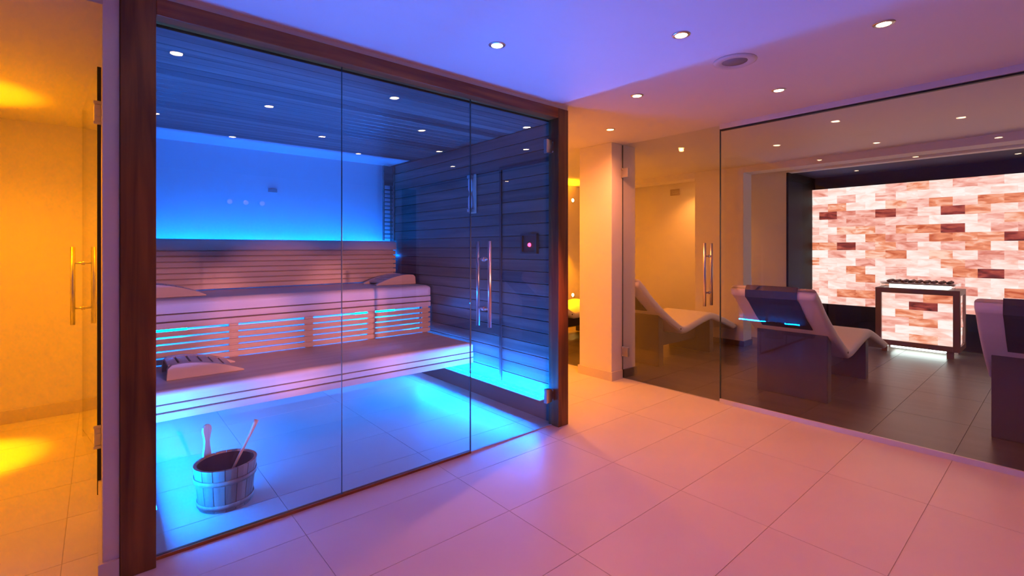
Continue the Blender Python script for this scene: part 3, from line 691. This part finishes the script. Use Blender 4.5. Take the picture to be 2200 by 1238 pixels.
for r in range(nz):
    z = fz0 + t_ + r * bh
    ed = [Y1 - t_ - 0.002]
    wv = (Y1 - Y0 - 2 * t_ - 0.004) / 2.5
    y = ed[0] - (wv / 2 if r % 2 else wv); ed.append(y)
    while y - wv > Y0 + t_ + 0.01: y -= wv; ed.append(y)
    ed.append(Y0 + t_ + 0.002)
    for ya, yb in zip(ed, ed[1:]):
        mt = random.choices(['salt_pale', 'salt_pink', 'salt_orange'], [6, 3, 1])[0]
        if r == 4 and 1.15 < (ya + yb) / 2 < 1.35: mt = 'salt_dark'
        brick(fb, (ya + yb) / 2, z, ya - yb, bh, mt, xf=X0 + 0.022, d=0.06)
    for k in range(2):
        wd = (X1 - X0 - 2 * t_ - 0.02) / 2
        xc = X0 + t_ + 0.01 + wd * (k + 0.5)
        mt = random.choices(['salt_pale', 'salt_pink', 'salt_orange'], [4, 4, 2])[0]
        bkk = brick(fb, 0, z, wd, bh, mt, xf=0, d=0.06)
        bkk.location = Vector((xc, Y0 + 0.022 + 0.06, z)) - parent_origin(fb); bkk.rotation_euler = (0, 0, PI / 2)
gl = M['glass']
tray = [(X0 + .04, X1 - .04, Y0 + .04, Y0 + .05), (X0 + .04, X1 - .04, Y1 - .05, Y1 - .04), (X0 + .04, X0 + .05, Y0 + .05, Y1 - .05), (X1 - .05, X1 - .04, Y0 + .05, Y1 - .05)]
for b in tray: box('tray_glass', (*b, fz1, fz1 + 0.075), gl, fb)
box('burner', (X0 + .12, X1 - .12, Y0 + .12, Y1 - .12, fz1, fz1 + 0.045), M['white_led'], fb)
box('tray_floor', (X0 + .055, X1 - .055, Y0 + .055, Y1 - .055, fz1 + .047, fz1 + 0.053), M['fire_frame'], fb)
rock_mes = []
for k in range(5):
    bm = bmesh.new(); bmesh.ops.create_icosphere(bm, subdivisions=1, radius=0.03)
    for v in bm.verts: v.co *= random.uniform(0.8, 1.12)
    for v in bm.verts: v.co.z *= 0.7
    rock_mes.append(finish(bm, 'salt_rock', M['brown_leather'] if k == 0 else M['fire_frame']))
k = 0
for iy in range(9):
    for ix in range(4):
        o = obj('salt_rock', rock_mes[k % 5], None, (X0 + 0.135 + ix * 0.076 + random.uniform(-.003, .003), Y0 + 0.115 + iy * 0.072 + random.uniform(-.003, .003), fz1 + 0.053 + 0.027), (0, 0, random.uniform(0, 6)))
        tag(o, 'small reddish salt rock lying in the glass tray on the hearth', 'rock', 'salt rocks in the hearth tray'); k += 1

# ------------------------------------------------------------------ loungers
def catmull(pts, n=8):
    P = [Vector((p[0], 0, p[1])) for p in pts]; out = []
    P = [P[0] * 2 - P[1]] + P + [P[-1] * 2 - P[-2]]
    for i in range(1, len(P) - 2):
        a, b, c, d = P[i - 1:i + 3]
        for k in range(n):
            t = k / n
            out.append(0.5 * ((2 * b) + (c - a) * t + (2 * a - 5 * b + 4 * c - d) * t * t + (3 * b - a - 3 * c + d) * t ** 3))
    out.append(P[-2]); return out
def sweep_me(name, path, width, thick, r, mat, drop=True):
    """rounded slab following a path in the xz plane; the path is the top surface"""
    bm = bmesh.new(); rings = []
    for i, p in enumerate(path):
        d = (path[min(i + 1, len(path) - 1)] - path[max(i - 1, 0)]).normalized()
        n = Vector((-d.z, 0, d.x))
        if n.z < 0 and drop: n = -n
        th = thick * (0.62 if i in (0, len(path) - 1) else 1.0)
        ring = []
        for (cy, cn, a0) in ((width / 2 - r, -r, 0), (-(width / 2 - r), -r, 90), (-(width / 2 - r), -th + r, 180), (width / 2 - r, -th + r, 270)):
            for k in range(4):
                a = math.radians(a0 + 30 * k)
                ring.append(bm.verts.new(p + Vector((0, cy + r * math.cos(a), 0)) + n * (cn + r * math.sin(a))))
        rings.append(ring)
    m = len(rings[0])
    for a, b in zip(rings, rings[1:]):
        for k in range(m): bm.faces.new((a[k], a[(k + 1) % m], b[(k + 1) % m], b[k]))
    bm.faces.new(rings[0]); bm.faces.new(rings[-1][::-1])
    return finish(bm, name, mat, smooth=True)
prof = [(0.0, 0.985), (0.10, 0.915), (0.25, 0.785), (0.52, 0.60), (0.82, 0.425), (0.90, 0.405), (1.0, 0.415), (1.30, 0.475), (1.50, 0.505), (1.60, 0.498), (1.85, 0.425), (2.23, 0.295)]
path = catmull(prof, 6)
PADW = 0.66
pad_me = sweep_me('pad', path, PADW, 0.085, 0.028, M['white_pad'])
# dark runner laid over the head end, hanging down the rear
up = [p for p in path if p.x < 0.30]
front = [(p, Vector((0, 0, 0))) for p in up]
run = []
for i in range(len(up) - 1, -1, -1):
    d = (path[i + 1] - path[max(i - 1, 0)]).normalized(); n = Vector((-d.z, 0, d.x)); n = n if n.z > 0 else -n
    run.append(up[i] + n * 0.007)
d0 = (path[1] - path[0]).normalized(); n0 = Vector((-d0.z, 0, d0.x)); n0 = n0 if n0.z > 0 else -n0
run.append(path[0] - d0 * 0.010 + n0 * 0.0); run.append(path[0] - d0 * 0.012 - n0 * 0.045); run.append(path[0] + d0 * 0.02 - n0 * 0.094)
for i in range(3, 34, 3):
    d = (path[i + 1] - path[i - 1]).normalized(); n = Vector((-d.z, 0, d.x)); n = n if n.z > 0 else -n
    if path[i].x < 0.42: run.append(path[i] - n * 0.093)
def ribbon_me(name, pts, width, th, mat):
    bm = bmesh.new(); rows = []
    for i, p in enumerate(pts):
        d = (pts[min(i + 1, len(pts) - 1)] - pts[max(i - 1, 0)]).normalized(); n = Vector((-d.z, 0, d.x))
        rows.append([bm.verts.new(p + Vector((0, s * width / 2, 0)) + n * (q * th / 2)) for s, q in ((-1, -1), (1, -1), (1, 1), (-1, 1))])
    for a, b in zip(rows, rows[1:]):
        for k in range(4): bm.faces.new((a[k], a[(k + 1) % 4], b[(k + 1) % 4], b[k]))
    bm.faces.new(rows[0]); bm.faces.new(rows[-1][::-1])
    me = finish(bm, name, mat)
    return me
runner_me = ribbon_me('head_runner', run, 0.40, 0.007, M['brown_leather'])
rear_me = prism_me('rear_support', [(0.41, 0.0), (0.41, 0.590), (0.47, 0.560), (0.51, 0.528), (0.51, 0.0)], -0.285, 0.285, M['brown_board'], 'y', 0.006)
front_me = prism_me('front_support', [(1.56, 0.0), (1.56, 0.42), (1.66, 0.405), (1.66, 0.0)], -0.285, 0.285, M['brown_board'], 'y', 0.006)
web_me = prism_me('spine', [(0.51, 0.16), (0.51, 0.46), (0.80, 0.33), (0.98, 0.32), (1.4, 0.39), (1.56, 0.40), (1.56, 0.16)], -0.10, 0.10, M['brown_board'], 'y', 0.004)
cap_me = lathe_me('cap', [(0, 0.004), (0.009, 0.003), (0.011, 0), (0, 0)], M['black'], 14)
def lounger(y, label, x=4.22):
    e = empty('heated_lounger', (x, y, 0)); tag(e, label, 'lounger', 'wave shaped loungers in the relaxation room')
    obj('pad', pad_me, e); obj('head_runner', runner_me, e)
    obj('rear_support', rear_me, e); obj('front_support', front_me, e); obj('spine', web_me, e)
    obj('cap', cap_me, e, (0.80, -PADW / 2, 0.385), (PI / 2, 0, 0))
    return e
lounger(3.24, 'white wave lounger beside the pillar in front of the amber wall', 4.26)
lounger(1.61, 'white wave lounger with dark head runner left of the salt hearth')
lounger(0.07, 'white wave lounger cut off by the right picture edge', 4.26)
lounger(4.87, 'white wave lounger glimpsed in the gap between sauna and pillar')
